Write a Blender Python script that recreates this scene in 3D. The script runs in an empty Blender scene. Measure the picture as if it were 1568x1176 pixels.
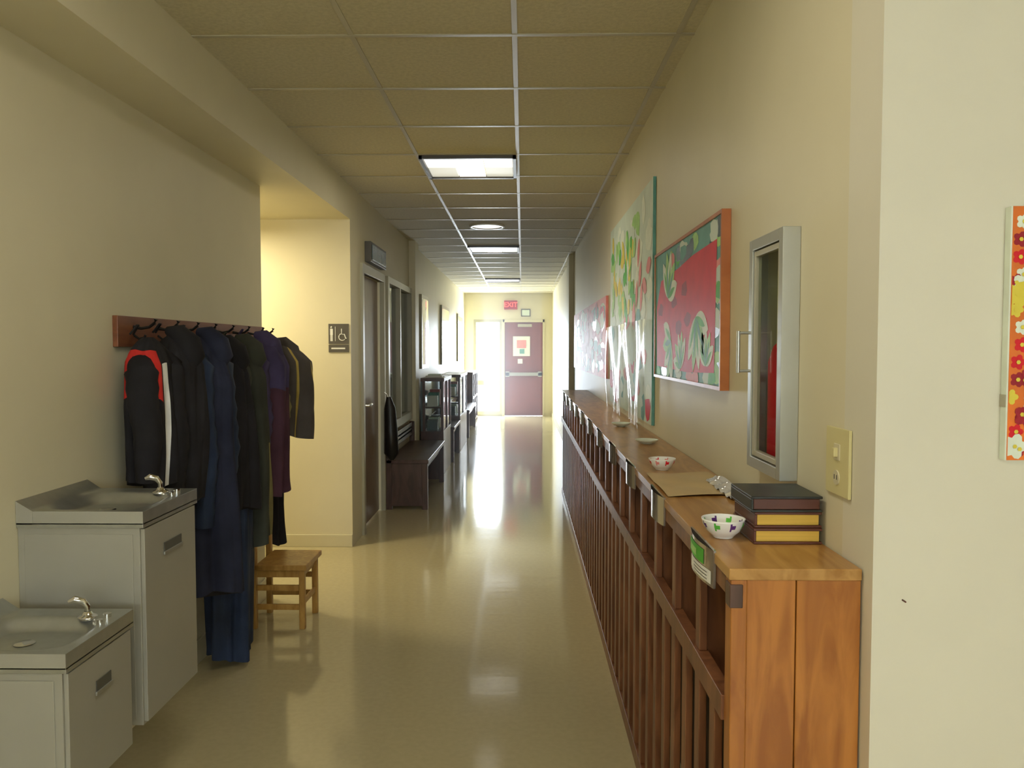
import bpy, math, random, bmesh
from mathutils import Vector, Matrix
random.seed(4)
sc=bpy.context.scene
sc.view_settings.view_transform='Standard'
sc.view_settings.exposure=-0.12

def L(c):
    c=c/255.0
    return c/12.92 if c<=0.04045 else ((c+0.055)/1.055)**2.4
def C(r,g,b): return (L(r),L(g),L(b),1)

def mat(name,col,rough=0.5,metal=0.0,var=0.0,scale=8.0,bump=0.0,coat=0.0,kind='noise',col2=None,stretch=(1,1,1),spec=0.5,bscale=None,bdist=0.01,crough=0.08,bstretch=None):
    m=bpy.data.materials.new(name); m.use_nodes=True
    nt=m.node_tree; N=nt.nodes; K=nt.links
    b=N['Principled BSDF']
    b.inputs['Roughness'].default_value=rough
    b.inputs['Metallic'].default_value=metal
    b.inputs['Coat Weight'].default_value=coat
    b.inputs['Coat Roughness'].default_value=crough
    b.inputs['Specular IOR Level'].default_value=spec
    tc=N.new('ShaderNodeTexCoord'); mp=N.new('ShaderNodeMapping')
    mp.inputs['Scale'].default_value=stretch
    K.new(tc.outputs['Object'],mp.inputs['Vector'])
    t=N.new('ShaderNodeTexNoise'); t.inputs['Scale'].default_value=scale; t.inputs['Detail'].default_value=6 if kind=='wood' else 4
    if kind=='wood': t.inputs['Distortion'].default_value=1.5
    out=t.outputs['Fac']
    K.new(mp.outputs['Vector'],t.inputs['Vector'])
    if col2 is None:
        col2=tuple(max(0,c*(1-var)) for c in col[:3])+(1,)
        cola=tuple(min(1,c*(1+var)) for c in col[:3])+(1,)
    else: cola=col
    r=N.new('ShaderNodeValToRGB')
    r.color_ramp.elements[0].position=0.35; r.color_ramp.elements[0].color=col2
    r.color_ramp.elements[1].position=0.65; r.color_ramp.elements[1].color=cola
    K.new(out,r.inputs['Fac']); K.new(r.outputs['Color'],b.inputs['Base Color'])
    if bump>0:
        mp2=N.new('ShaderNodeMapping'); mp2.inputs['Scale'].default_value=bstretch or stretch
        K.new(tc.outputs['Object'],mp2.inputs['Vector'])
        t2=N.new('ShaderNodeTexNoise'); t2.inputs['Scale'].default_value=bscale or scale*4; t2.inputs['Detail'].default_value=3
        K.new(mp2.outputs['Vector'],t2.inputs['Vector'])
        bp=N.new('ShaderNodeBump'); bp.inputs['Strength'].default_value=bump; bp.inputs['Distance'].default_value=bdist
        K.new(t2.outputs['Fac'],bp.inputs['Height']); K.new(bp.outputs['Normal'],b.inputs['Normal'])
        if coat>0: K.new(bp.outputs['Normal'],b.inputs['Coat Normal'])
    return m
def emis(name,col,s):
    m=bpy.data.materials.new(name); m.use_nodes=True
    b=m.node_tree.nodes['Principled BSDF']
    b.inputs['Base Color'].default_value=col
    b.inputs['Emission Color'].default_value=col; b.inputs['Emission Strength'].default_value=s
    try: m.cycles.emission_sampling='NONE'
    except Exception: pass
    return m
def glass(name,tint=(0.93,0.96,0.95,1),rough=0.03,k=0.6):
    m=bpy.data.materials.new(name); m.use_nodes=True
    nt=m.node_tree; N=nt.nodes; K=nt.links
    N.remove(N['Principled BSDF'])
    o=N['Material Output']; a=N.new('ShaderNodeBsdfTransparent'); g=N.new('ShaderNodeBsdfGlossy'); x=N.new('ShaderNodeMixShader')
    lw=N.new('ShaderNodeLayerWeight'); lw.inputs['Blend'].default_value=0.5
    p=N.new('ShaderNodeMath'); p.operation='POWER'; p.inputs[1].default_value=5
    q=N.new('ShaderNodeMath'); q.operation='MULTIPLY_ADD'; q.inputs[1].default_value=k; q.inputs[2].default_value=0.04
    K.new(lw.outputs['Facing'],p.inputs[0]); K.new(p.outputs[0],q.inputs[0])
    a.inputs['Color'].default_value=tint; g.inputs['Roughness'].default_value=rough
    K.new(q.outputs[0],x.inputs['Fac']); K.new(a.outputs[0],x.inputs[1]); K.new(g.outputs[0],x.inputs[2]); K.new(x.outputs[0],o.inputs['Surface'])
    return m

class MB:
    def __init__(s,name): s.name=name; s.v=[]; s.f=[]; s.mi=[]; s.sm=[]; s.mats=[]
    def m(s,mt):
        if mt not in s.mats: s.mats.append(mt)
        return s.mats.index(mt)
    def add(s,vs,fs,mt,smooth=False):
        o=len(s.v); s.v+= [tuple(p) for p in vs]; k=s.m(mt)
        for f in fs: s.f.append([o+i for i in f]); s.mi.append(k); s.sm.append(smooth)
    def box(s,x0,x1,y0,y1,z0,z1,mt,top=None):
        vs=[(x0,y0,z0),(x1,y0,z0),(x1,y1,z0),(x0,y1,z0),(x0,y0,z1),(x1,y0,z1),(x1,y1,z1),(x0,y1,z1)]
        fs=[(0,3,2,1),(4,5,6,7),(0,1,5,4),(1,2,6,5),(2,3,7,6),(3,0,4,7)]
        s.add(vs,fs,mt)
    def tube(s,pts,rad,mt,n=12,cap=True,smooth=True):
        pts=[Vector(p) for p in pts]
        if not hasattr(rad,'__len__'): rad=[rad]*len(pts)
        vs=[];fs=[]
        for i,p in enumerate(pts):
            d=(pts[min(i+1,len(pts)-1)]-pts[max(i-1,0)]).normalized()
            a=Vector((0,0,1)) if abs(d.z)<0.9 else Vector((1,0,0))
            u=d.cross(a).normalized(); w=d.cross(u).normalized()
            for k in range(n):
                t=2*math.pi*k/n
                vs.append(p+(u*math.cos(t)+w*math.sin(t))*rad[i])
        for i in range(len(pts)-1):
            for k in range(n):
                fs.append((i*n+k,i*n+(k+1)%n,(i+1)*n+(k+1)%n,(i+1)*n+k))
        s.add(vs,fs,mt,smooth)
        if cap:
            s.add(vs[:n],[tuple(range(n))],mt); s.add(vs[-n:],[tuple(range(n))],mt)
    def lathe(s,c,prof,mt,n=32,matf=None):
        vs=[];
        for r,z in prof:
            for k in range(n):
                t=2*math.pi*k/n; vs.append((c[0]+r*math.cos(t),c[1]+r*math.sin(t),c[2]+z))
        for i in range(len(prof)-1):
            for k in range(n):
                f=(i*n+k,i*n+(k+1)%n,(i+1)*n+(k+1)%n,(i+1)*n+k)
                mm=matf(i,k) if matf else mt
                s.f.append([len(s.v)+q for q in f]); s.mi.append(s.m(mm)); s.sm.append(True)
        s.v+=vs
    def poly(s,pts,mt): s.add(pts,[tuple(range(len(pts)))],mt)
    def grid(s,fn,nu,nv,mt,matf=None):
        o=len(s.v)
        for i in range(nu+1):
            for j in range(nv+1): s.v.append(tuple(fn(i/nu,j/nv)))
        for i in range(nu):
            for j in range(nv):
                s.f.append([o+i*(nv+1)+j,o+(i+1)*(nv+1)+j,o+(i+1)*(nv+1)+j+1,o+i*(nv+1)+j+1]); s.mi.append(s.m(matf(i,j) if matf else mt)); s.sm.append(True)
    def build(s,bevel=0,parent=None,recalc=True):
        me=bpy.data.meshes.new(s.name); 
        c=[(min(p[i] for p in s.v)+max(p[i] for p in s.v))/2 for i in range(3)]
        c[2]=min(p[2] for p in s.v)
        me.from_pydata([(p[0]-c[0],p[1]-c[1],p[2]-c[2]) for p in s.v],[],s.f)
        for mt in s.mats: me.materials.append(mt)
        for i,p in enumerate(me.polygons): p.material_index=s.mi[i]; p.use_smooth=s.sm[i]
        me.update()
        ob=bpy.data.objects.new(s.name,me); sc.collection.objects.link(ob); ob.location=c
        if recalc:
            b=bmesh.new(); b.from_mesh(me); bmesh.ops.recalc_face_normals(b,faces=b.faces); b.to_mesh(me); b.free()
        if bevel:
            md=ob.modifiers.new('bevel','BEVEL'); md.width=bevel; md.segments=2; md.limit_method='ANGLE'
        if parent:
            ob.parent=parent; ob.location=Vector(c)-parent.location
        return ob
def simplebox(name,x0,x1,y0,y1,z0,z1,mt,bevel=0):
    b=MB(name); b.box(x0,x1,y0,y1,z0,z1,mt); return b.build(bevel)
def text(name,body,size,loc,rot,mt,parent,extr=0.001):
    cu=bpy.data.curves.new(name,'FONT'); cu.body=body; cu.size=size; cu.extrude=extr; cu.align_x='CENTER'; cu.align_y='CENTER'
    cu.materials.append(mt)
    o=bpy.data.objects.new(name,cu); sc.collection.objects.link(o); o.parent=parent
    o.location=Vector(loc)-parent.location; o.rotation_euler=rot
    return o

# ------------------------------------------------------------ materials
M_wall=mat('wall_cream_paint',C(216,208,178),0.5,var=0.02,scale=3,bump=0.05,bscale=120,bdist=0.002,spec=0.4)
M_wallR=mat('wall_cream_paint_front',C(218,213,194),0.5,var=0.02,scale=3,bump=0.08,bscale=60,bdist=0.002)
M_ceil=mat('ceiling_tile',C(200,191,158),0.9,var=0.07,scale=60,bump=0.4,bscale=150,bdist=0.003,spec=0.2)
M_grid=mat('ceiling_grid_metal',C(176,168,140),0.4,var=0.02,metal=0.0)
M_trim=mat('trim_cream',C(208,200,168),0.35,var=0.02)
M_floor=mat('vinyl_floor',C(190,178,140),0.10,var=0.03,scale=40,bump=0.10,bscale=6,spec=0.5,bdist=0.006,bstretch=(0.4,1.8,1))
M_wood=mat('wood_orange',C(184,120,54),0.32,kind='wood',col2=C(150,90,36),scale=3,stretch=(6,6,1),spec=0.5)
M_woodtop=mat('wood_top',C(186,142,82),0.28,kind='wood',col2=C(156,110,54),scale=3,stretch=(6,1,6))
M_wooddk=mat('wood_slat',C(138,90,58),0.35,kind='wood',col2=C(104,64,40),scale=3,stretch=(6,6,1))
M_wooddark=mat('wood_dark',C(92,66,56),0.35,kind='wood',col2=C(68,48,40),scale=3,stretch=(4,4,1))
M_rack=mat('rack_wood',C(136,84,52),0.4,kind='wood',col2=C(112,64,38),scale=3,stretch=(6,1,6))
M_chair=mat('chair_wood',C(186,144,74),0.35,kind='wood',col2=C(158,114,52),scale=4,stretch=(5,5,1))
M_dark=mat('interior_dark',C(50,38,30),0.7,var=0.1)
M_steel=mat('stainless_steel',C(172,174,168),0.3,metal=0.75,var=0.05,scale=30)
M_chrome=mat('chrome',C(225,225,225),0.1,metal=1.0)
M_fount=mat('fountain_panel',C(168,166,154),0.38,var=0.02,metal=0.25)
M_black=mat('black_plastic',C(24,24,26),0.4,var=0.1)
M_slot=mat('slot_grey',C(82,82,74),0.4,var=0.1)
M_alum=mat('aluminium',C(186,188,180),0.28,metal=0.55,var=0.03)
M_white=mat('white_paper',C(232,232,226),0.4,var=0.02)
M_ivory=mat('ivory_plastic',C(214,204,150),0.3,var=0.02)
M_glass=glass('clear_glass')
M_red=mat('red_paint',C(214,30,44),0.5,var=0.08,scale=10,spec=0.3)
M_reddoor=mat('red_door_paint',C(124,56,42),0.4,var=0.05)
M_yel=mat('yellow_paper',C(222,204,66),0.5,var=0.05)
M_grn=mat('leaf_green',C(88,180,66),0.5,var=0.15,scale=20,spec=0.3)
M_ltgrn=mat('light_green',C(165,212,125),0.5,var=0.1,scale=20,spec=0.3)
M_teal=mat('teal_paint',C(100,160,150),0.5,var=0.15,scale=12,spec=0.3)
M_pale=mat('pale_teal',C(208,222,208),0.5,var=0.05,scale=8,spec=0.3)
M_pink=mat('pink_paint',C(228,140,136),0.5,var=0.1,scale=12,spec=0.3)
M_offw=mat('petal_white',C(226,234,218),0.5,var=0.05,scale=20,spec=0.3)
M_dkred=mat('dark_red',C(160,34,48),0.5,var=0.15,scale=12,spec=0.3)
M_purple=mat('purple_glaze',C(90,50,120),0.2,var=0.1)
M_orange=mat('orange_paint',C(226,116,30),0.4,var=0.15,scale=12)
M_frame=mat('frame_orange_wood',C(196,124,70),0.35,kind='wood',col2=C(172,100,52),scale=4)
M_door=mat('door_brown',C(140,118,98),0.35,kind='wood',col2=C(124,102,84),scale=3,stretch=(5,5,1))
M_frgrey=mat('grey_frame',C(172,168,146),0.35,var=0.03)
M_blueg=mat('blue_grey_panel',C(92,110,116),0.25,var=0.08)
M_pages=mat('book_pages',C(214,176,74),0.7,var=0.12,scale=3,stretch=(1,1,60))
M_bookbr=mat('book_cover_brown',C(88,44,26),0.45,var=0.1)
M_bookbk=mat('book_cover_black',C(34,38,36),0.4,var=0.15,scale=60)
M_sign=mat('sign_brown',C(84,80,74),0.4,var=0.03)
M_lamp=emis('lamp_lens',(1,0.97,0.9,1),1.4)
M_lampdim=emis('lamp_lens_dim',(0.9,0.9,0.8,1),0.6)
M_exit=emis('exit_red',(1,0.06,0.04,1),4)
M_win=glass('window_glass',(0.85,0.88,0.88,1))
M_cabglass=glass('cabinet_glass',(0.72,0.78,0.72,1))
M_bluedk=mat('room_beyond',C(150,154,146),0.3,var=0.2,scale=3)

XR=0.64; XL=-1.5; XL2=-1.24; H=2.62; S=2.375; YE=17.0; YB=-3.5; T=0.14; XF=3.0; YC=1.446

# ------------------------------------------------------------ shell
simplebox('floor',-3.2,XF+T,YB-T,YE+1.2,-0.1,0,M_floor)
simplebox('ceiling',-3.2,XF+T,YB-T,YE+T,H,H+0.1,M_ceil)
simplebox('wall_left',XL-T,XL,YB,4.575,0,S,M_wall)
b=MB('wall_soffit'); b.box(-3.0,XL2,YB,5.75,S,H,M_wall); b.build()
b=MB('wall_alcove'); b.box(-3.0,XL2,5.75,5.75+T,0,H,M_wall); b.box(-3.0,XL-T,4.44,4.575,0,S,M_wall); b.box(-3.14,-3.0,4.44,5.75+T,0,H,M_wall); b.build()
b=MB('wall_left_far')
X0,X1=XL2-T,XL2
def lw(y0,y1,z0,z1): b.box(X0,X1,y0,y1,z0,z1,M_wall)
lw(5.75+T,6.15,0,H); lw(6.15,7.05,2.03,H); lw(7.05,7.25,0,H); lw(7.25,8.7,0,0.75); lw(7.25,8.7,2.05,H)
lw(8.7,YE,0,H); b.build()
b=MB('wall_right')
RX0,RX1=XR,XR+T
def rw(y0,y1,z0,z1): b.box(RX0,RX1,y0,y1,z0,z1,M_wall)
rw(YC+T,1.86,0,H); rw(1.86,2.11,0,1.15); rw(1.86,2.11,1.72,H); rw(2.11,YE,0,H)
b.build()
simplebox('wall_front_right',XR,XF+T,YC,YC+T,0,H,M_wallR)
simplebox('wall_far_right',XF,XF+T,YB,YC,0,H,M_wall)
b=MB('wall_back')
b.box(-3.2,-1.0,YB-T,YB,0,H,M_wall); b.box(2.4,XF+T,YB-T,YB,0,H,M_wall); b.box(-1.0,2.4,YB-T,YB,0,0.9,M_wall); b.box(-1.0,2.4,YB-T,YB,2.3,H,M_wall); b.build()
b=MB('window_2')
for x in (-1.0,0.1,1.25,2.35): b.box(x,x+0.05,YB-0.08,YB,0.9,2.3,M_trim)
b.box(-0.95,2.35,YB-0.08,YB,0.9,0.95,M_trim); b.box(-0.95,2.35,YB-0.08,YB,2.25,2.3,M_trim); b.box(-0.95,2.35,YB-0.05,YB-0.045,0.95,2.25,M_glass); b.build()
b=MB('wall_end')
b.box(XL2,-1.04,YE,YE+T,0,H,M_wall); b.box(-0.44,-0.42,YE,YE+T,0,2.06,M_wall); b.box(0.47,XR,YE,YE+T,0,H,M_wall)
b.box(-1.04,0.47,YE,YE+T,2.06,H,M_wall); b.build()

simplebox('baseboard_left',XL,XL+0.014,YB,4.575,0,0.11,M_trim,0.003)
simplebox('baseboard_alcove',-2.98,XL2,5.736,5.75,0,0.09,M_trim,0.003)
simplebox('baseboard_left_far',XL2,XL2+0.012,8.72,YE-0.02,0,0.09,M_trim)
simplebox('baseboard_right',XR-0.012,XR,8.0,YE-0.02,0,0.09,M_trim)
simplebox('baseboard_front',XR,XF,YC-0.014,YC,0,0.1,M_trim)
simplebox('trim_1',XR-0.06,XR,10.0,10.45,0,H,M_wall)
simplebox('trim_2',XL2,XL2+0.07,8.72,9.0,0,H,M_wall)

b=MB('trim_ceiling_grid')
gx=[-0.64,-0.03,0.58,1.19,1.8,2.41]
for x in gx:
    y1=YE if x<0.62 else YC
    b.box(x-0.01,x+0.01,YB,y1,H-0.003,H+0.001,M_grid)
y=3.03-0.61*10
while y<YE:
    b.box(XL2,(XR if y>YC else XF),y-0.01,y+0.01,H-0.004,H+0.001,M_grid)
    y+=0.61
b.build()

def light(name,loc,size,power,col=(1,0.86,0.6),rot=(0,0,0),sy=None):
    l=bpy.data.lights.new(name,'AREA'); l.energy=power; l.color=col; l.size=size
    if sy: l.shape='RECTANGLE'; l.size_y=sy
    o=bpy.data.objects.new(name,l); sc.collection.objects.link(o); o.location=loc; o.rotation_euler=rot
    return o
def troffer(y,x0=-0.63,lit=True,pw=12):
    b=MB('ceiling_light_panel'); x1=x0+0.59; y1=y+0.59
    z0=H-0.014; 
    for (a,c,d,e) in ((x0,x1,y,y+0.02),(x0,x1,y1-0.02,y1),(x0,x0+0.02,y,y1),(x1-0.02,x1,y,y1)):
        b.box(a,c,d,e,z0-0.01,H,M_sign)
    n=3
    for i in range(n):
        for j in range(2):
            xa=x0+0.02+(x1-x0-0.04)*i/n; xb=x0+0.02+(x1-x0-0.04)*(i+1)/n
            ya=y+0.02+0.55*j/2; yb=ya+0.275
            b.box(xa+.003,xb-.003,ya+.003,yb-.003,H-0.012,H-0.002,M_lamp if (i==1 or j==0) else M_lampdim)
    o=b.build()
    if pw: light('ceiling_panel_lamp',((x0+x1)/2,(y+y1)/2,H-0.03),0.52,pw,(1,0.93,0.77))
for y,pw in ((4.87,8),(9.14,0),(13.4,0)): troffer(y,pw=pw)
troffer(1.21,pw=10); troffer(-1.24,pw=19)  # unseen panels added overhead and behind the camera to brighten the near walls
def downlight(x,y):
    b=MB('recessed_downlight')
    b.lathe((x,y,H-0.012),[(0.17,0.012),(0.17,0),(0.14,0.0),(0.135,0.008),(0.001,0.008)],M_lamp,matf=lambda i,k:M_white if i<3 else M_lamp)
    b.build()
downlight(-0.34,7.7)
b=MB('alcove_ceiling_lamp'); b.lathe((-2.25,5.1,S-0.05),[(0.001,0),(0.12,0.005),(0.15,0.03),(0.15,0.05)],M_lamp); b.build()
light('alcove_lamp',(-2.25,5.1,S-0.07),0.3,28,(1,0.88,0.58))
light('daylight_at_back_window',(0.7,YB+0.02,1.6),3.2,23,(1,0.98,0.93),(math.pi/2,0,0),1.3)

# ------------------------------------------------------------ far end
b=MB('door_1')
for (a,c,d,e) in ((-1.04,-0.99,0,2.06),(-0.49,-0.44,0,2.06),(-0.99,-0.49,2.0,2.06),(-0.99,-0.49,0.0,0.1),(-0.99,-0.49,0.66,0.76)):
    b.box(a,c,YE,YE+0.06,d,e,M_frgrey)
b.poly([(-0.99,YE+0.03,0.1),(-0.49,YE+0.03,0.1),(-0.49,YE+0.03,2.0),(-0.99,YE+0.03,2.0)],M_glass)
b.build()
b=MB('door_2')
b.box(-0.42,-0.38,YE-0.02,YE+0.1,0,2.06,M_trim); b.box(0.43,0.47,YE-0.02,YE+0.1,0,2.06,M_trim); b.box(-0.42,0.47,YE-0.02,YE+0.1,2.0,2.06,M_trim)
b.box(-0.38,0.43,YE+0.01,YE+0.06,0.01,2.0,M_reddoor)
b.box(-0.36,0.41,YE-0.05,YE-0.02,0.86,0.93,M_alum); b.box(-0.36,-0.28,YE-0.05,YE+0.01,0.84,0.95,M_alum); b.box(0.33,0.41,YE-0.05,YE+0.01,0.84,0.95,M_alum)
b.box(-0.1,0.2,YE-0.04,YE+0.01,1.9,1.96,M_frgrey)
b.build(0.003)
b=MB('door_poster'); b.box(-0.2,0.16,YE+0.0,YE+0.009,1.28,1.7,M_offw); b.box(-0.12,0.08,YE-0.004,YE,1.45,1.62,M_pink); b.box(-0.06,0.04,YE-0.006,YE,1.33,1.43,M_teal); b.box(-0.1,0.0,YE,YE+0.009,1.12,1.22,M_white); b.build()
b=MB('exit_sign'); b.box(-0.39,-0.11,YE-0.06,YE,2.27,2.46,M_dkred); o=b.build(0.004)
text('exit_letters','EXIT',0.14,(-0.25,YE-0.062,2.365),(math.pi/2,0,0),M_exit,o)
b=MB('wall_notice_frame'); b.box(-0.03,0.17,YE-0.02,YE,2.12,2.28,M_sign); b.box(-0.01,0.15,YE-0.024,YE-0.018,2.14,2.26,M_pale); b.build()

w=bpy.data.worlds.new('sky'); sc.world=w; w.use_nodes=True
w.node_tree.nodes['Background'].inputs[0].default_value=(0.9,0.95,1,1); w.node_tree.nodes['Background'].inputs[1].default_value=8
try: w.cycles.sampling_method='NONE'
except Exception: pass
light('daylight_at_glass_door',(-0.74,YE-0.015,1.05),0.5,230,(0.80,0.90,1),(-math.pi/2,0,0),1.9)

hm=bpy.data.materials.new('lens_glare_haze'); hm.use_nodes=True  # added scattering volume, imitates lens glare around the far doors
nt=hm.node_tree; nt.nodes.remove(nt.nodes['Principled BSDF'])
vs_=nt.nodes.new('ShaderNodeVolumeScatter'); vs_.inputs['Density'].default_value=0.045; vs_.inputs['Anisotropy'].default_value=0.3; vs_.inputs['Color'].default_value=(0.98,0.98,1,1)
nt.links.new(vs_.outputs[0],nt.nodes['Material Output'].inputs['Volume'])
b=MB('glare_haze_box'); b.box(-0.80,0.37,6.0,YE-0.1,0.01,H-0.04,hm); b.build()

# ------------------------------------------------------------ left far wall things
b=MB('door_3')
for (a,c,d,e) in ((6.1,6.16,0,2.1),(7.04,7.1,0,2.1)): b.box(XL2-0.02,XL2+0.02,a,c,d,e,M_frgrey)
b.box(XL2-0.02,XL2+0.02,6.16,7.04,2.03,2.1,M_frgrey)
b.box(XL2-0.08,XL2-0.04,6.16,7.04,0.01,2.03,M_door)
b.tube([(XL2-0.04,6.24,1.0),(XL2+0.03,6.24,1.0),(XL2+0.03,6.36,1.0)],0.012,M_chrome)
b.box(XL2-0.045,XL2-0.03,6.2,6.3,0.9,1.1,M_alum)
b.build(0.003)
b=MB('window_1')
for (a,c,d,e) in ((7.2,7.27,0.76,2.04),(8.68,8.75,0.76,2.04),(7.9,7.95,0.76,2.04),(7.2,8.75,0.68,0.76),(7.2,8.75,2.04,2.1)): b.box(XL2-0.05,XL2+0.03,a,c,d,e,M_frgrey)
b.box(XL2-0.02,XL2-0.014,7.25,8.7,0.75,2.05,M_win); b.box(XL2-T-0.04,XL2-T,7.2,8.75,0.7,2.1,M_bluedk)
b.build()
b=MB('room_number_sign'); b.box(XL2,XL2+0.05,6.28,6.98,2.13,2.29,M_sign); b.box(XL2+0.05,XL2+0.056,6.32,6.94,2.15,2.27,M_blueg); b.build(0.004)
b=MB('hanging_bag'); 
b.tube([(XL2+0.06,7.0,1.02),(XL2+0.07,7.0,0.92),(XL2+0.08,7.0,0.7),(XL2+0.08,7.01,0.52),(XL2+0.08,7.01,0.46)],[0.02,0.05,0.06,0.065,0.02],M_black,14)
b.tube([(XL2+0.02,7.0,1.06),(XL2+0.05,7.0,1.04),(XL2+0.06,7.0,1.0)],0.006,M_chrome,8); b.build()

def bench(y0,y1,xo,seat,back):
    b=MB('wooden_bench'); xi=XL2+0.02
    b.box(xi,xo,y0,y1,seat-0.035,seat,M_wooddark)
    b.box(xi+0.02,xo-0.05,y0+0.06,y1-0.06,seat-0.12,seat-0.035,M_wooddark)
    b.box(xi+0.12,xi+0.15,y0+0.03,y1-0.03,0.12,0.2,M_wooddark)
    for y in (y0,y1-0.05):
        b.box(xo-0.06,xo-0.01,y,y+0.05,0,seat-0.035,M_wooddark); b.box(xi,xi+0.05,y,y+0.05,0,back,M_wooddark)
        b.box(xi,xo-0.02,y+0.01,y+0.035,0.03,seat-0.035,M_wooddark)
    for k in range(3):
        z=seat+0.07+k*(back-seat-0.1)/3; b.box(xi+0.01,xi+0.03,y0,y1,z,z+0.06,M_wooddark)
    return b.build(0.004)
bench(6.95+0.13,8.6,-0.84,0.45,0.66)
bench(10.05,11.0,-0.86,0.45,0.5)
def case(name,ya,yb,xb,zt):
    b=MB(name); xa=XL2+0.08
    b.box(xa,xb,ya,yb,0,0.5,M_wooddark); b.box(xa,xb+0.01,ya-0.01,yb+0.01,zt-0.04,zt,M_wooddark); b.box(xa,xa+0.02,ya,yb,0.5,zt-0.04,M_blueg)
    for y in (ya,yb-0.03,(ya+yb)/2):
        b.box(xb-0.03,xb,y,y+0.03,0.5,zt-0.04,M_wooddark)
    b.box(xa+.02,xa+0.05,ya,ya+0.03,0.5,zt-0.04,M_wooddark)
    b.box(xa+0.05,xb-0.03,ya+0.01,ya+0.014,0.5,zt-0.04,M_glass); b.box(xb-0.015,xb-0.011,ya+.03,yb-.03,0.5,zt-0.04,M_glass); b.box(xa+.02,xb-0.03,ya+.02,yb-.02,0.76,0.775,M_wooddark)
    n=5
    for k in range(n):
        y=ya+0.1+k*(yb-ya-0.25)/n
        b.box(xa+0.06,xb-0.08,y,y+0.10,0.776,0.90+0.03*(k%3),[M_white,M_teal,M_pink,M_blueg][k%4]); b.box(xa+0.06,xb-0.08,y,y+0.13,0.501,0.62+0.02*(k%2),[M_blueg,M_pale,M_frame][k%3])
    return b.build(0.003)
case('display_cabinet',9.05,9.98,-0.90,1.11)
case('display_cabinet',11.1,12.4,-0.87,1.08)
b=MB('paper_stack'); b.box(-1.12,-0.93,9.2,9.5,1.111,1.13,M_white); b.box(-1.10,-0.95,9.25,9.45,1.13,1.145,M_pale); b.build()
bench(12.8,14.6,-0.85,0.45,0.95)
b=MB('low_bookshelf'); xa,xb=XL2+0.02,-0.92
b.box(xa,xb,14.8,16.3,0.96,1.0,M_wooddark); b.box(xa,xa+0.02,14.8,16.3,0,0.96,M_wooddark)
for y in (14.8,15.3,15.8,16.27): b.box(xa,xb,y,y+0.03,0,0.96,M_wooddark)
for z in (0.05,0.5): b.box(xa,xb,14.8,16.3,z,z+0.03,M_wooddark)
b.build()
M_gloss=mat('glint_panel_gloss',C(170,184,184),0.15,var=0.15,scale=4,coat=1.0,crough=0.03)
for y0,y1 in ((9.6,10.3),(12.0,13.2),(15.0,16.2)):  # bowed glossy panels added on the left wall to catch end-door glints
    b=MB('glint_panel'); b.box(XL2+0.001,XL2+0.03,y0,y1,1.2,2.1,M_frgrey)
    b.grid(lambda u,v:(XL2+0.03+0.012*math.sin(math.pi*u),y0+0.05+(y1-y0-0.1)*u,1.25+0.8*v),12,2,M_gloss); b.build()
b=MB('restroom_sign'); yw=5.75
b.box(-1.40,-1.255,yw-0.008,yw,1.48,1.625,M_sign); b.box(-1.40,-1.255,yw-0.008,yw,1.42,1.474,M_sign)
ys=yw-0.0095
b.lathe((-1.378,ys,1.60),[(0.001,0.008),(0.006,0.005),(0.008,0),(0.006,-0.005),(0.001,-0.008)],M_white,12)
b.box(-1.388,-1.368,ys,ys+.001,1.545,1.59,M_white); b.box(-1.386,-1.379,ys,ys+.001,1.50,1.545,M_white); b.box(-1.377,-1.370,ys,ys+.001,1.50,1.545,M_white)
b.box(-1.352,-1.349,ys,ys+.001,1.50,1.605,M_white)
b.tube([(-1.305,ys,1.59),(-1.305,ys,1.55),(-1.285,ys,1.55),(-1.275,ys,1.52),(-1.268,ys,1.52)],0.004,M_white,6)
b.tube([(-1.30+0.025*math.cos(t),ys,1.53+0.025*math.sin(t)) for t in [2.0+0.35*i for i in range(13)]],0.0035,M_white,6)
b.box(-1.38,-1.28,ys,ys+.001,1.443,1.453,M_white)
b.build()

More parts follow.
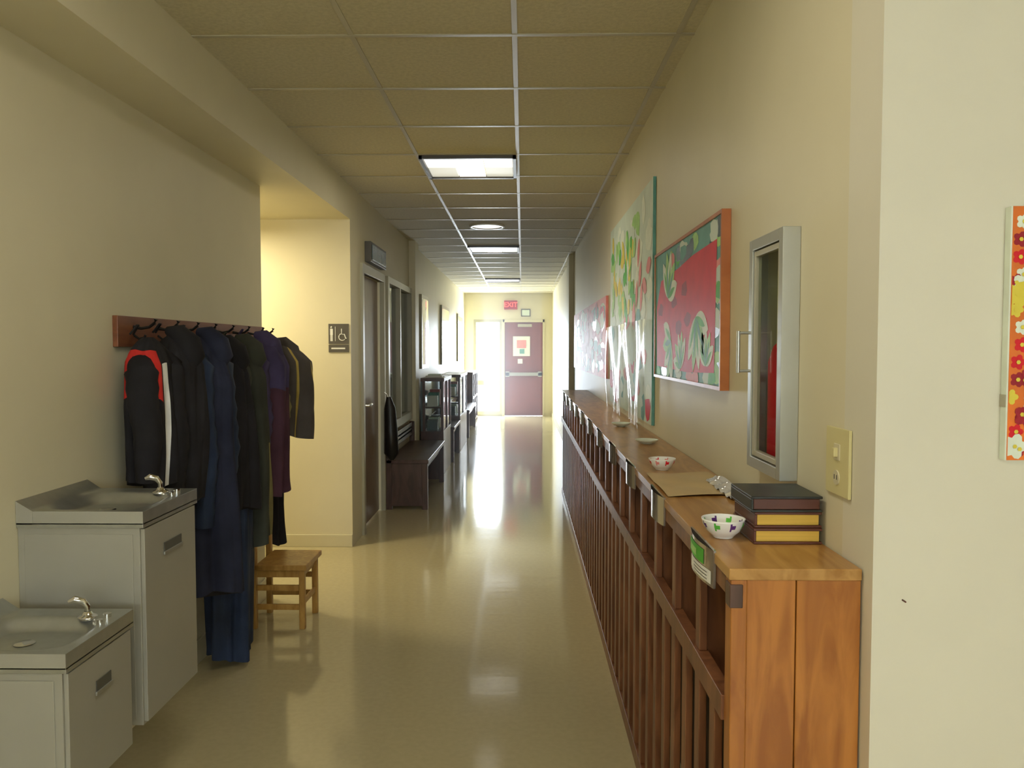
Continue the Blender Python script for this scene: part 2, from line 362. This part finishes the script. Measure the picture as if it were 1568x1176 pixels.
# ------------------------------------------------------------ drinking fountains
def fountain(y0,y1,zt,zb,xf=-1.135,bub=None):
    b=MB('drinking_fountain'); xb=XL+0.001
    w=y1-y0
    b.box(xb,xf,y0,y1,zb,zt-0.05,M_fount)
    b.box(xf,xf+0.012,y0+0.006,y1-0.006,zb+0.01,zt-0.055,M_fount)
    b.box(xb+0.02,xf-0.02,y0-0.003,y0,zb+0.02,zt-0.07,M_fount)
    zc=zt-0.14
    b.box(xf+0.012,xf+0.015,y0+0.13,y1-0.12,zc-0.016,zc+0.014,M_slot)
    b.box(xf+0.013,xf+0.018,y0+0.125,y1-0.115,zc-0.024,zc-0.014,M_steel)
    b.box(xb,xf+0.015,y0-0.008,y1+0.008,zt-0.05,zt-0.035,M_steel)
    def top(u,v):
        x=xb+(xf+0.015-xb)*u; y=y0-0.008+(w+0.016)*v
        a=abs((u-0.52)/0.42); c=abs((v-0.44)/0.38)
        r=(a**4+c**4)**0.25
        d=1-min(1,max(0,(r-0.68)/0.32)); d=d*d*(3-2*d)
        z=zt-0.032*d
        if u<0.12: z+=0.03*(1-u/0.12)
        return (x,y,z)
    b.grid(top,48,48,M_steel)
    x1=xf+0.015
    b.box(x1-0.002,x1,y0-0.008,y1+0.008,zt-0.04,zt,M_steel); b.box(xb+.05,x1,y0-0.008,y0-0.006,zt-0.04,zt,M_fount); b.box(xb+.05,x1,y1+0.006,y1+0.008,zt-0.04,zt,M_fount)
    b.poly([(xb,y0-0.008,zt-0.04),(xb+.05,y0-0.008,zt-0.04),(xb+.05,y0-0.008,zt),(xb,y0-0.008,zt+0.03)],M_fount)
    b.lathe(((xb+xf)/2,(y0+y1)/2-0.02,zt-0.031),[(0.026,0.001),(0.022,0.003),(0.001,0.002)],M_chrome,20)
    bx,by=(xf-0.08,y1-0.06)
    b.lathe((bx,by,zt-0.004),[(0.026,0),(0.026,0.006),(0.014,0.012),(0.009,0.02)],M_chrome,20)
    b.tube([(bx,by,zt+0.01),(bx,by,zt+0.03),(bx-0.010,by-0.006,zt+0.046),(bx-0.028,by-0.014,zt+0.053),(bx-0.042,by-0.02,zt+0.047)],[0.007,0.008,0.010,0.011,0.005],M_chrome,14)
    b.tube([(bx+0.055,by+0.0,zt-0.002),(bx+0.055,by,zt+0.010)],0.011,M_chrome,16)
    b.tube([(bx+0.055,by-0.04,zt-0.002),(bx+0.055,by-0.04,zt+0.006)],0.008,M_chrome,16)
    return b.build(0.003,recalc=False)
fountain(2.325,2.70,0.968,0.32)
fountain(1.915,2.24,0.70,0.30)

# ------------------------------------------------------------ coat rack & coats
b=MB('coat_rack'); b.box(XL,XL+0.02,2.90,4.55,1.455,1.57,M_rack)
ry=[3.02,3.22,3.42,3.62,3.84,4.06,4.28,4.45]
for y in ry:
    b.tube([(XL+0.02,y,1.53),(XL+0.05,y,1.525),(XL+0.08,y,1.53),(XL+0.1,y,1.545),(XL+0.105,y,1.56)],[0.008,0.006,0.006,0.006,0.009],M_black,8)
    b.tube([(XL+0.02,y,1.50),(XL+0.04,y,1.485),(XL+0.06,y,1.49),(XL+0.065,y,1.50)],0.005,M_black,8)
b.build(0.003)
def fabric(name,col,r=0.85): 
    return mat(name,col,r,var=0.22,scale=6,bump=0.25,bscale=40,bdist=0.004,spec=0.2)
F_black=fabric('fabric_black',C(38,37,40)); F_navy=fabric('fabric_navy',C(44,48,66)); F_blue=fabric('fabric_blue',C(44,56,80),0.55)
F_green=fabric('fabric_darkgreen',C(62,64,56)); F_maroon=fabric('fabric_maroon',C(76,50,62)); F_purple=fabric('fabric_purple',C(72,64,94))
F_char=fabric('fabric_charcoal',C(76,70,66)); F_red=fabric('fabric_red',C(196,50,44)); F_white=fabric('fabric_white',C(222,222,218)); F_yel=fabric('fabric_mustard',C(176,154,80)); F_olive=fabric('fabric_olive',C(132,126,84))
def coat(name,y,hw,hd,zt,zb,mt,sleeve=0.55,hood=True,stripe=None,seed=0,lean=0.0,smt=None):
    rnd=random.Random(seed); ph=[rnd.uniform(0,6.28) for _ in range(6)]
    b=MB(name); n=56; rows=34; h=zt-zb; smt=smt or mt
    xc0=XL+hd+0.02
    def fn(u,v):
        t=u; th=2*math.pi*v
        if t<0.12: s=0.22+0.7*math.sin(t/0.12*math.pi/2)**0.9
        else: s=0.92+0.1*(t-0.12)
        sh=hw*s*(1+0.09*math.sin(3*t+ph[0])); sd=hd*(0.3+0.65*min(1,t/0.18)**0.7 +0.10*math.sin(4*t+ph[1]))
        amp=0.04+0.15*t
        f=1+amp*math.sin(5*th+ph[2]+1.2*t)+amp*0.6*math.sin(9*th+ph[3]-2*t)+0.03*math.sin(17*th+ph[4]+8*t)
        x=xc0+math.cos(th)*sd*f+0.02; yy=y+math.sin(th)*sh*f+lean*t
        if x<XL+0.022: x=XL+0.022+0.001*math.sin(th*5)
        z=zt-h*t-0.02*math.sin(th*2+ph[5])*t
        z+=0.012*math.sin(7*th+20*t+ph[1])*(1-abs(2*t-1))
        return (x,yy,z)
    def mf(i,j):
        if stripe: 
            r=stripe(i/rows,j/n)
            if r: return r
        return mt
    b.grid(fn,rows,n,mt,matf=mf)
    b.poly([fn(1,k/n) for k in range(n)],F_black); b.poly([fn(0,k/n) for k in range(n)],mt)
    if sleeve:
        for sg in (-1,1):
            y0=y+sg*hw*0.82; L_=sleeve
            pts=[(xc0+0.01,y0-sg*0.03,zt-0.07),(xc0+0.04,y0+sg*0.02,zt-0.13),(xc0+0.05,y0+sg*0.035,zt-0.12-L_*0.3),(xc0+0.065,y0+sg*0.03,zt-0.12-L_*0.55),(xc0+0.055,y0+sg*0.025,zt-0.12-L_*0.8),(xc0+0.05,y0+sg*0.02,zt-0.12-L_)]
            P=[]; R=[]; r0=[0.03,0.055,0.052,0.05,0.043,0.036]
            for i in range(len(pts)-1):
                for k in range(4):
                    q=k/4; P.append(Vector(pts[i]).lerp(Vector(pts[i+1]),q)); R.append((r0[i]*(1-q)+r0[i+1]*q)*(1+0.07*math.sin(3.1*(i*4+k)+ph[0])))
            P.append(Vector(pts[-1])); R.append(r0[-1])
            b.tube(P,R,smt,16)
    if hood:
        P=[(xc0-0.01,y,zt+0.02),(xc0+0.03,y,zt+0.01),(xc0+0.065,y,zt-0.035),(xc0+0.085,y,zt-0.09),(xc0+0.08,y,zt-0.14)]
        b.tube(P,[0.015,0.038,0.058,0.052,0.02],mt,16)
    b.tube([(XL+0.06,y-0.012,zt+0.01),(XL+0.085,y-0.006,zt+0.045),(XL+0.085,y+0.006,zt+0.045),(XL+0.06,y+0.012,zt+0.01)],0.004,mt,6)
    return b.build()
coat('sports_jacket',2.92,0.09,0.08,1.49,0.95,F_black,0.40,False,lambda u,v:(F_red if (u>0.08 and u<0.4 and 0.55<v<0.92) else (F_white if 0.93<v<0.99 and u>.15 or (.12<v<.15 and .3<u<.8) else None)),1)
coat('black_coat',3.10,0.095,0.10,1.50,0.84,F_black,0.5,True,None,2)
coat('navy_coat',3.32,0.11,0.13,1.50,0.42,F_navy,0.66,True,None,3,smt=F_blue)
coat('snow_overalls',3.62,0.13,0.105,1.00,0.04,F_blue,0,False,None,4)
coat('black_jacket',3.56,0.09,0.12,1.47,0.72,F_black,0.55,True,None,5)
coat('green_coat',3.79,0.10,0.12,1.48,0.52,F_green,0.6,True,lambda u,v:F_olive if .08<v<.12 and u>.5 else None,6)
coat('purple_coat',4.02,0.11,0.135,1.50,0.72,F_purple,0.5,True,lambda u,v:F_maroon if u>0.3 else None,7,smt=F_purple)
coat('striped_jacket',4.28,0.13,0.155,1.47,0.98,F_char,0.38,True,lambda u,v:(F_yel if (int(v*40)%5==0) else None),8,smt=F_olive)
coat('black_trousers',4.44,0.045,0.06,0.97,0.36,F_black,0,False,None,9)

b=MB('wooden_child_chair'); xa,xb,ya,yb=-1.40,-1.12,4.02,4.32; sh=0.34
for (x,y,zt) in ((xb-0.03,ya+0.01,sh-0.03),(xb-0.03,yb-0.04,sh-0.03),(xa,ya+0.01,0.62),(xa,yb-0.04,0.62)):
    b.box(x,x+0.03,y,y+0.03,0,zt,M_chair)
b.box(xa+0.031,xb+0.015,ya-0.01,yb+0.01,sh-0.028,sh,M_chair)
for z in (0.10,0.20): 
    b.box(xa+0.03,xb-0.03,ya+0.015,ya+0.03,z,z+0.03,M_chair); b.box(xa+0.03,xb-0.03,yb-0.035,yb-0.02,z,z+0.03,M_chair)
for z in (0.12,): b.box(xb-0.022,xb-0.008,ya+0.04,yb-0.04,z,z+0.03,M_chair)
b.box(xa+0.005,xa+0.02,ya+0.04,yb-0.04,0.54,0.61,M_chair); b.box(xa+0.005,xa+0.02,ya+0.04,yb-0.04,0.42,0.48,M_chair)
b.box(xa+0.03,xb-0.03,ya+0.015,ya+0.03,sh-0.07,sh-0.028,M_chair); b.box(xa+0.03,xb-0.03,yb-0.035,yb-0.02,sh-0.07,sh-0.028,M_chair); b.box(xb-0.025,xb-0.01,ya+0.04,yb-0.04,sh-0.07,sh-0.028,M_chair)
b.build(0.004)

# ------------------------------------------------------------ long slatted cubby cabinet
XO=0.393; ZT=1.036; Y0=1.487; Y1=7.9; XRc=XR-0.003
b=MB('slatted_wood_cabinet')
b.box(XO-0.004,XRc,Y0-0.004,Y1,ZT-0.022,ZT,M_woodtop)
b.box(XO+0.03,0.515,Y0,Y0+0.02,0,ZT-0.022,M_wood); b.box(0.517,XRc,Y0,Y0+0.02,0,ZT-0.022,M_wood)
b.box(XO,XO+0.03,Y0-0.002,Y0+0.04,0,ZT-0.022,M_wood)
b.box(XO-0.003,XO+0.022,Y0-0.005,Y0+0.03,ZT-0.075,ZT-0.03,M_wooddark)
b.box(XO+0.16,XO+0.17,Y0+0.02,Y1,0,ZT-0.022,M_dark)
b.box(XO,XO+0.02,Y0+0.04,Y1,ZT-0.06,ZT-0.022,M_wooddk)
b.box(XO-0.006,XO+0.024,Y0+0.04,Y1,0.725,0.775,M_wooddk)
b.box(XO+0.02,XO+0.16,Y0+0.04,Y1,0.70,0.715,M_wooddk)
b.box(XO,XO+0.02,Y0+0.04,Y1,0.0,0.06,M_wooddk)
b.box(XO+0.02,XRc,Y1-0.02,Y1,0,ZT-0.022,M_wooddk)
y=Y0+0.125; k=0
while y<Y1-0.05:
    b.box(XO+0.002,XO+0.02,y,y+0.045,0.06,0.725,M_wooddk)
    if k%2==1: b.box(XO+0.002,XO+0.02,y,y+0.04,0.775,ZT-0.06,M_wooddk); b.box(XO+0.02,XO+0.16,y+0.01,y+0.03,0.715,ZT-0.022,M_wooddk)
    y+=0.1425; k+=1
b.build(0.002)
M_plast=mat('clear_label_plastic',C(120,112,104),0.12,var=0.1,spec=1.0,coat=1.0,crough=0.05)
k=0; y=1.60
while y<Y1-0.3:
    b=MB('label_holder')
    b.grid(lambda u,v:(XO-0.006-0.012*math.sin(math.pi*u),y+0.22*u,0.962+0.078*v),16,2,M_plast)
    b.box(XO-0.006,XO-0.001,y,y+0.22,0.962,1.04,M_plast)
    if k==0:
        f=lambda yy:XO-0.0065-0.012*math.sin(math.pi*(yy-y)/0.22)
        def strip(ya_,yb_,z0,z1,mt,off):
            b.grid(lambda u,v:(f(ya_+(yb_-ya_)*u)-off,ya_+(yb_-ya_)*u,z0+(z1-z0)*v),10,1,mt)
        strip(y+0.01,y+0.16,0.968,0.995,M_white,0.0005); strip(y+0.05,y+0.19,0.999,1.03,M_grn,0.0005); strip(y+0.1,y+0.17,1.005,1.02,M_ltgrn,0.001)
        for q in range(3): strip(y+0.03,y+0.12,0.973+q*0.007,0.9745+q*0.007,M_black,0.001)
    b.build(0,recalc=False); y+=0.57; k+=1

b=MB('book_stack')
z=ZT+0.0005
for i,(h,cv,dx,dy) in enumerate(((0.034,M_bookbr,0,0),(0.034,M_bookbr,0.003,0.004),(0.034,M_bookbk,-0.006,0.0))):
    xa,xb,ya,yb=0.488+dx,0.632,1.67+dy,1.835
    b.box(xa,xb,ya,yb,z,z+0.005,cv); b.box(xa,xb,ya,yb,z+h-0.006,z+h-0.0005,cv); b.box(xa,xa+0.005,ya,yb,z+0.005,z+h-0.006,cv)
    b.box(xa+0.006,xb-0.005,ya+0.004,yb-0.004,z+0.0052,z+h-0.0062,M_pages if i<2 else M_bookbr)
    z+=h
b.build(0.0012)
def bowl(x,y,r,h,mt,pat):
    b=MB('ceramic_bowl')
    prof=[(0.001,0.0),(r*0.45,0.0),(r*0.5,0.004),(r*0.75,h*0.35),(r*0.93,h*0.7),(r,h),(r*0.96,h),(r*0.88,h*0.7),(r*0.68,h*0.38),(r*0.4,0.008),(0.001,0.006)]
    P=[]
    for i in range(len(prof)-1):
        for q in range(3):
            t=q/3; P.append((prof[i][0]*(1-t)+prof[i+1][0]*t,prof[i][1]*(1-t)+prof[i+1][1]*t))
    P.append(prof[-1])
    def mf(i,k):
        if 10<=i<=13 or 19<=i<=22:
            q=k%8
            w=(1,1) if i in (10,13,19,22) else (1,3)
            if w[0]<=q<=w[1]: return pat[(k//8)%len(pat)]
        return mt
    b.lathe((x,y,ZT+0.0005),P,mt,64,mf); b.build()
bowl(0.44,1.735,0.047,0.042,M_white,[M_purple,M_grn])
bowl(0.475,2.70,0.046,0.04,M_white,[M_red,M_pink])
bowl(0.54,3.45,0.05,0.018,M_offw,[M_offw]); bowl(0.52,4.2,0.05,0.02,M_offw,[M_offw])
M_cloth=mat('paper_mat',C(196,172,126),0.4,var=0.06)
b=MB('paper_mat')
b.grid(lambda u,v:(0.405+0.21*u,2.2+0.4*v+0.03*u,ZT+0.002+0.004*abs(math.sin(5*v+3*u))),16,16,M_cloth); b.build()
M_cel=mat('cellophane',C(200,200,200),0.1,var=0.1,coat=1.0,crough=0.03)
b=MB('cellophane_wrap')
b.grid(lambda u,v:(0.565+0.06*u,2.15+0.3*v,ZT+0.006+0.022*math.sin(math.pi*u)*abs(math.sin(9*v+2*u))+0.004*math.sin(31*v+17*u)),24,40,M_cel); b.build()
# rippled clear plastic sheet hanging over the lower part of the tall quilt
M_sheet=glass('clear_plastic_sheet',(0.95,0.97,0.97,1),0.06,0.9)
b=MB('clear_plastic_cover')
b.grid(lambda u,v:(XR-0.040-0.010*math.sin(13*u+2.5*v)-0.006*math.sin(29*u-3*v)-0.008*(1-v),3.88+1.75*u,1.045+0.55*v),90,16,M_sheet); b.build()

# ------------------------------------------------------------ fire extinguisher cabinet
b=MB('fire_extinguisher_cabinet'); ya,yb,za,zb=1.85,2.12,1.14,1.73; xo=0.598
for (p,q,r,s_) in ((ya,ya+0.028,za,zb),(yb-0.028,yb,za,zb),(ya+.028,yb-.028,zb-0.028,zb),(ya+.028,yb-.028,za,za+0.028)):
    b.box(xo,XR-0.0005,p,q,r,s_,M_alum)
for (p,q,r,s_) in ((ya+.031,ya+0.045,za+.031,zb-.031),(yb-0.045,yb-.031,za+.031,zb-.031),(ya+.045,yb-.045,zb-0.045,zb-.031),(ya+.045,yb-.045,za+.031,za+0.045)):
    b.box(xo+0.004,xo+0.02,p,q,r,s_,M_frgrey)
b.poly([(xo+0.012,ya+0.04,za+0.04),(xo+0.012,yb-0.04,za+0.04),(xo+0.012,yb-0.04,zb-0.04),(xo+0.012,ya+0.04,zb-0.04)],M_cabglass)
b.box(XR+0.12,XR+0.13,1.861,2.109,1.151,1.719,M_frgrey)
for z in (1.39,1.49): b.tube([(xo,yb-0.015,z),(xo-0.03,yb-0.015,z)],0.004,M_alum,10)
b.tube([(xo-0.03,yb-0.015,1.385),(xo-0.03,yb-0.015,1.495)],0.005,M_alum,10)
b.build(0.0015)
b=MB('fire_extinguisher'); c=(XR+0.03,2.02,1.155)
b.lathe(c,[(0.001,0),(0.042,0.0),(0.048,0.01),(0.048,0.26),(0.035,0.30),(0.016,0.32),(0.014,0.36),(0.001,0.36)],M_red,28)
b.box(c[0]-0.015,c[0]+0.015,c[1]-0.05,c[1]+0.03,1.515,1.53,M_black); b.box(c[0]-0.012,c[0]+0.012,c[1]-0.055,c[1]+0.02,1.545,1.555,M_black)
b.tube([(c[0],c[1]+0.02,1.51),(c[0],c[1]+0.055,1.5),(c[0],c[1]+0.058,1.35),(c[0],c[1]+0.056,1.25)],0.007,M_black,8)
b.box(c[0]-0.045,c[0]+0.02,c[1]-0.055,c[1]-0.051,1.45,1.64,M_yel); b.box(c[0]-0.04,c[0]+0.03,c[1]-0.056,c[1]-0.051,1.26,1.33,M_white)
b.build(0.001)
b=MB('light_switch_plate'); b.box(XR-0.007,XR-0.001,1.545,1.66,1.155,1.29,M_ivory)
b.box(XR-0.016,XR-0.006,1.597,1.608,1.232,1.25,M_ivory); b.box(XR-0.0085,XR-0.005,1.588,1.617,1.225,1.258,M_trim)
b.tube([(XR-0.0095,1.602,1.19),(XR-0.005,1.602,1.19)],0.015,M_trim,20)
b.box(XR-0.0105,XR-0.009,1.595,1.597,1.186,1.196,M_black); b.box(XR-0.0105,XR-0.009,1.607,1.609,1.186,1.196,M_black)
b.build(0.0015)

# ------------------------------------------------------------ paintings
def petal(b,X,cy,cz,ln,wd,ang,mt,off,clip=None):
    pts=[]
    n=10
    for i in range(n+1):
        t=i/n; pts.append((t*ln, wd*math.sin(math.pi*t)**0.8*0.5 if 0<t<1 else 0))
    for i in range(n-1,0,-1):
        t=i/n; pts.append((t*ln,-wd*math.sin(math.pi*t)**0.8*0.5))
    ca,sa=math.cos(ang),math.sin(ang)
    out=[]
    for p,q in pts:
        yy=cy+p*ca-q*sa; zz=cz+p*sa+q*ca
        if clip: yy=min(max(yy,clip[0]),clip[1]); zz=min(max(zz,clip[2]),clip[3])
        out.append((X-off,yy,zz))
    b.poly(out,mt)
def blob(b,X,cy,cz,r,mt,off,seed,ry=None,clip=None):
    rnd=random.Random(seed); n=9
    pts=[]
    for i in range(n):
        t=2*math.pi*i/n; k=rnd.uniform(0.7,1.15); yy=cy+math.cos(t)*(ry or r)*k; zz=cz+math.sin(t)*r*k
        if clip: yy=min(max(yy,clip[0]),clip[1]); zz=min(max(zz,clip[2]),clip[3])
        pts.append((X-off,yy,zz))
    b.poly(pts,mt)
ya,yb,za,zb=2.48,3.70,1.33,1.865
b=MB('red_flower_painting'); X=XR-0.025
b.box(X,XR-0.001,ya,yb,za,zb,M_teal)
for (p,q,r,s_) in ((ya-0.012,ya,za-0.012,zb+0.012),(yb,yb+0.012,za-.012,zb+.012),(ya,yb,zb,zb+0.012),(ya,yb,za-.012,za)): b.box(X-0.005,XR-0.001,p,q,r,s_,M_frame)
clip=(ya,yb,za,zb)
rnd=random.Random(7)
for i in range(44):
    if i%3==0: cy,cz=rnd.uniform(ya+.02,ya+.06),rnd.uniform(za,zb)
    elif i%3==1: cy,cz=rnd.uniform(ya+.05,yb-.05),rnd.uniform(zb-0.09,zb-0.02)
    else: cy,cz=rnd.uniform(ya+.05,yb-.05),rnd.uniform(za+0.01,za+.03)
    blob(b,X,cy,cz,0.035,rnd.choice([M_pale,M_grn,M_teal,M_blueg,M_pink,M_ltgrn,M_pale]),0.0004+0.00001*i,i,0.06,clip)
e=0.001
b.poly([(X-e,ya+0.06,zb-0.07),(X-e,2.9,zb-0.08),(X-e,3.15,zb-0.10),(X-e,yb-0.15,zb-0.12),(X-e,yb-0.04,za+0.3),(X-e,yb-0.06,za+0.04),(X-e,3.0,za+0.03),(X-e,ya+0.08,za+0.04)],M_red)
def halfflower(cy,cz,r,a0):
    for i in range(5):
        a=a0+i*0.5-1.0
        petal(b,X,cy,cz,r,r*0.40,a,M_offw if i%2==0 else M_ltgrn,0.0014+0.00002*i,clip)
        petal(b,X,cy,cz,r*0.75,r*0.14,a,M_teal if i%2 else M_grn,0.0016+0.00002*i,clip)
for i in range(5): blob(b,X,rnd.uniform(ya+.1,yb-.1),rnd.uniform(za+.08,zb-.15),0.03,M_dkred,0.0011+0.00001*i,50+i,0.06,clip)
halfflower(3.38,1.66,0.2,1.9); halfflower(3.3,1.48,0.19,-0.6); halfflower(2.84,1.56,0.2,-1.9); halfflower(2.68,1.39,0.13,1.6); halfflower(3.10,1.37,.15,1.2)
b.build(recalc=False)
ya,yb,za,zb=3.86,5.70,1.075,2.27
b=MB('tall_quilt_panel'); X=XR-0.014
b.box(X,XR-0.001,ya,yb,za,zb,M_pale); clip=(ya,yb,za,zb)
for i in range(90):
    y=rnd.uniform(ya+.05,yb-.05); z=rnd.uniform(za+.05,zb-.1)
    blob(b,X,y,z,rnd.uniform(.04,.08),(rnd.choice([M_pink,M_red,M_pale,M_pale,M_offw,M_teal,M_pink]) if z<1.62 else rnd.choice([M_pale,M_offw,M_pale,M_offw,M_ltgrn])),0.0004+0.00001*i,100+i,rnd.uniform(.06,.14),clip)
for i in range(46):
    petal(b,X,rnd.uniform(4.5,5.5),rnd.uniform(1.65,2.12),rnd.uniform(.10,.2),.09,rnd.uniform(0,6.28),rnd.choice([M_grn,M_ltgrn,M_ltgrn,M_yel]),0.0015+0.00001*i,clip)
for i in range(8):
    petal(b,X,rnd.uniform(4.0,4.5),rnd.uniform(1.7,1.9),.16,.08,rnd.uniform(0,6.28),M_pink,0.0021+0.00001*i,clip)
b.box(X-0.001,XR-0.001,ya-0.006,ya-0.0005,za,zb,M_teal)
b.build(recalc=False)
ya,yb,za,zb=5.95,9.6,1.22,1.84
b=MB('long_quilt'); X=XR-0.02
b.box(X,XR-0.001,ya,yb,za,zb,M_pink); clip=(ya,yb,za,zb)
for i in range(120):
    blob(b,X,rnd.uniform(ya+.1,yb-.1),rnd.uniform(za+.05,zb-.05),rnd.uniform(.04,.08),rnd.choice([M_dkred,M_red,M_pale,M_teal,M_offw,M_wooddk]),0.0004+0.00001*i,200+i,rnd.uniform(.08,.2),clip)
b.build(recalc=False)
b=MB('floral_canvas'); xa,xb,za,zb=0.862,1.31,1.25,1.70; yf=YC-0.018
b.box(xa,xb,yf,YC-0.001,za,zb,M_offw)
b.box(xa+0.003,xb,yf-0.001,yf,za,zb,M_orange)
for i in range(120):
    cx=rnd.uniform(xa+.01,xb-.02); cz=rnd.uniform(za+.02,zb-.02); r=rnd.uniform(.012,.022); mt=rnd.choice([M_yel,M_dkred,M_offw,M_red,M_offw])
    if i<14: cx=rnd.uniform(xa+.006,xa+.03); cz=za+0.02+i*0.031; r=0.013
    pts=[]
    for k in range(20):
        t=2*math.pi*k/20; q=r*(0.75+0.35*abs(math.cos(2.5*t))); pts.append((min(xb,max(xa+.004,cx+q*math.cos(t))),yf-0.0012-0.00001*i,min(zb,max(za,cz+q*math.sin(t)))))
    b.poly(pts,mt); 
    b.poly([(max(xa+.004,cx+.004*math.cos(t*1.05)),yf-0.003,cz+.004*math.sin(t*1.05)) for t in range(6)],M_yel)
b.box(xa-0.0015,xa,yf,YC-0.001,1.345,1.367,M_frgrey)
b.build(recalc=False)
b=MB('wall_nail'); xx=0.695; b.tube([(xx,YC,0.99),(xx,YC-0.012,0.99)],0.0016,M_bookbr,8); b.build()

cd=bpy.data.cameras.new('camera'); cam=bpy.data.objects.new('camera',cd); sc.collection.objects.link(cam)
cam.location=(0,0,1.45); cd.sensor_width=36; cd.lens=28.0; cd.clip_start=0.05
cam.rotation_euler=(math.radians(90-2.58),0,math.radians(0.75))
sc.camera=cam
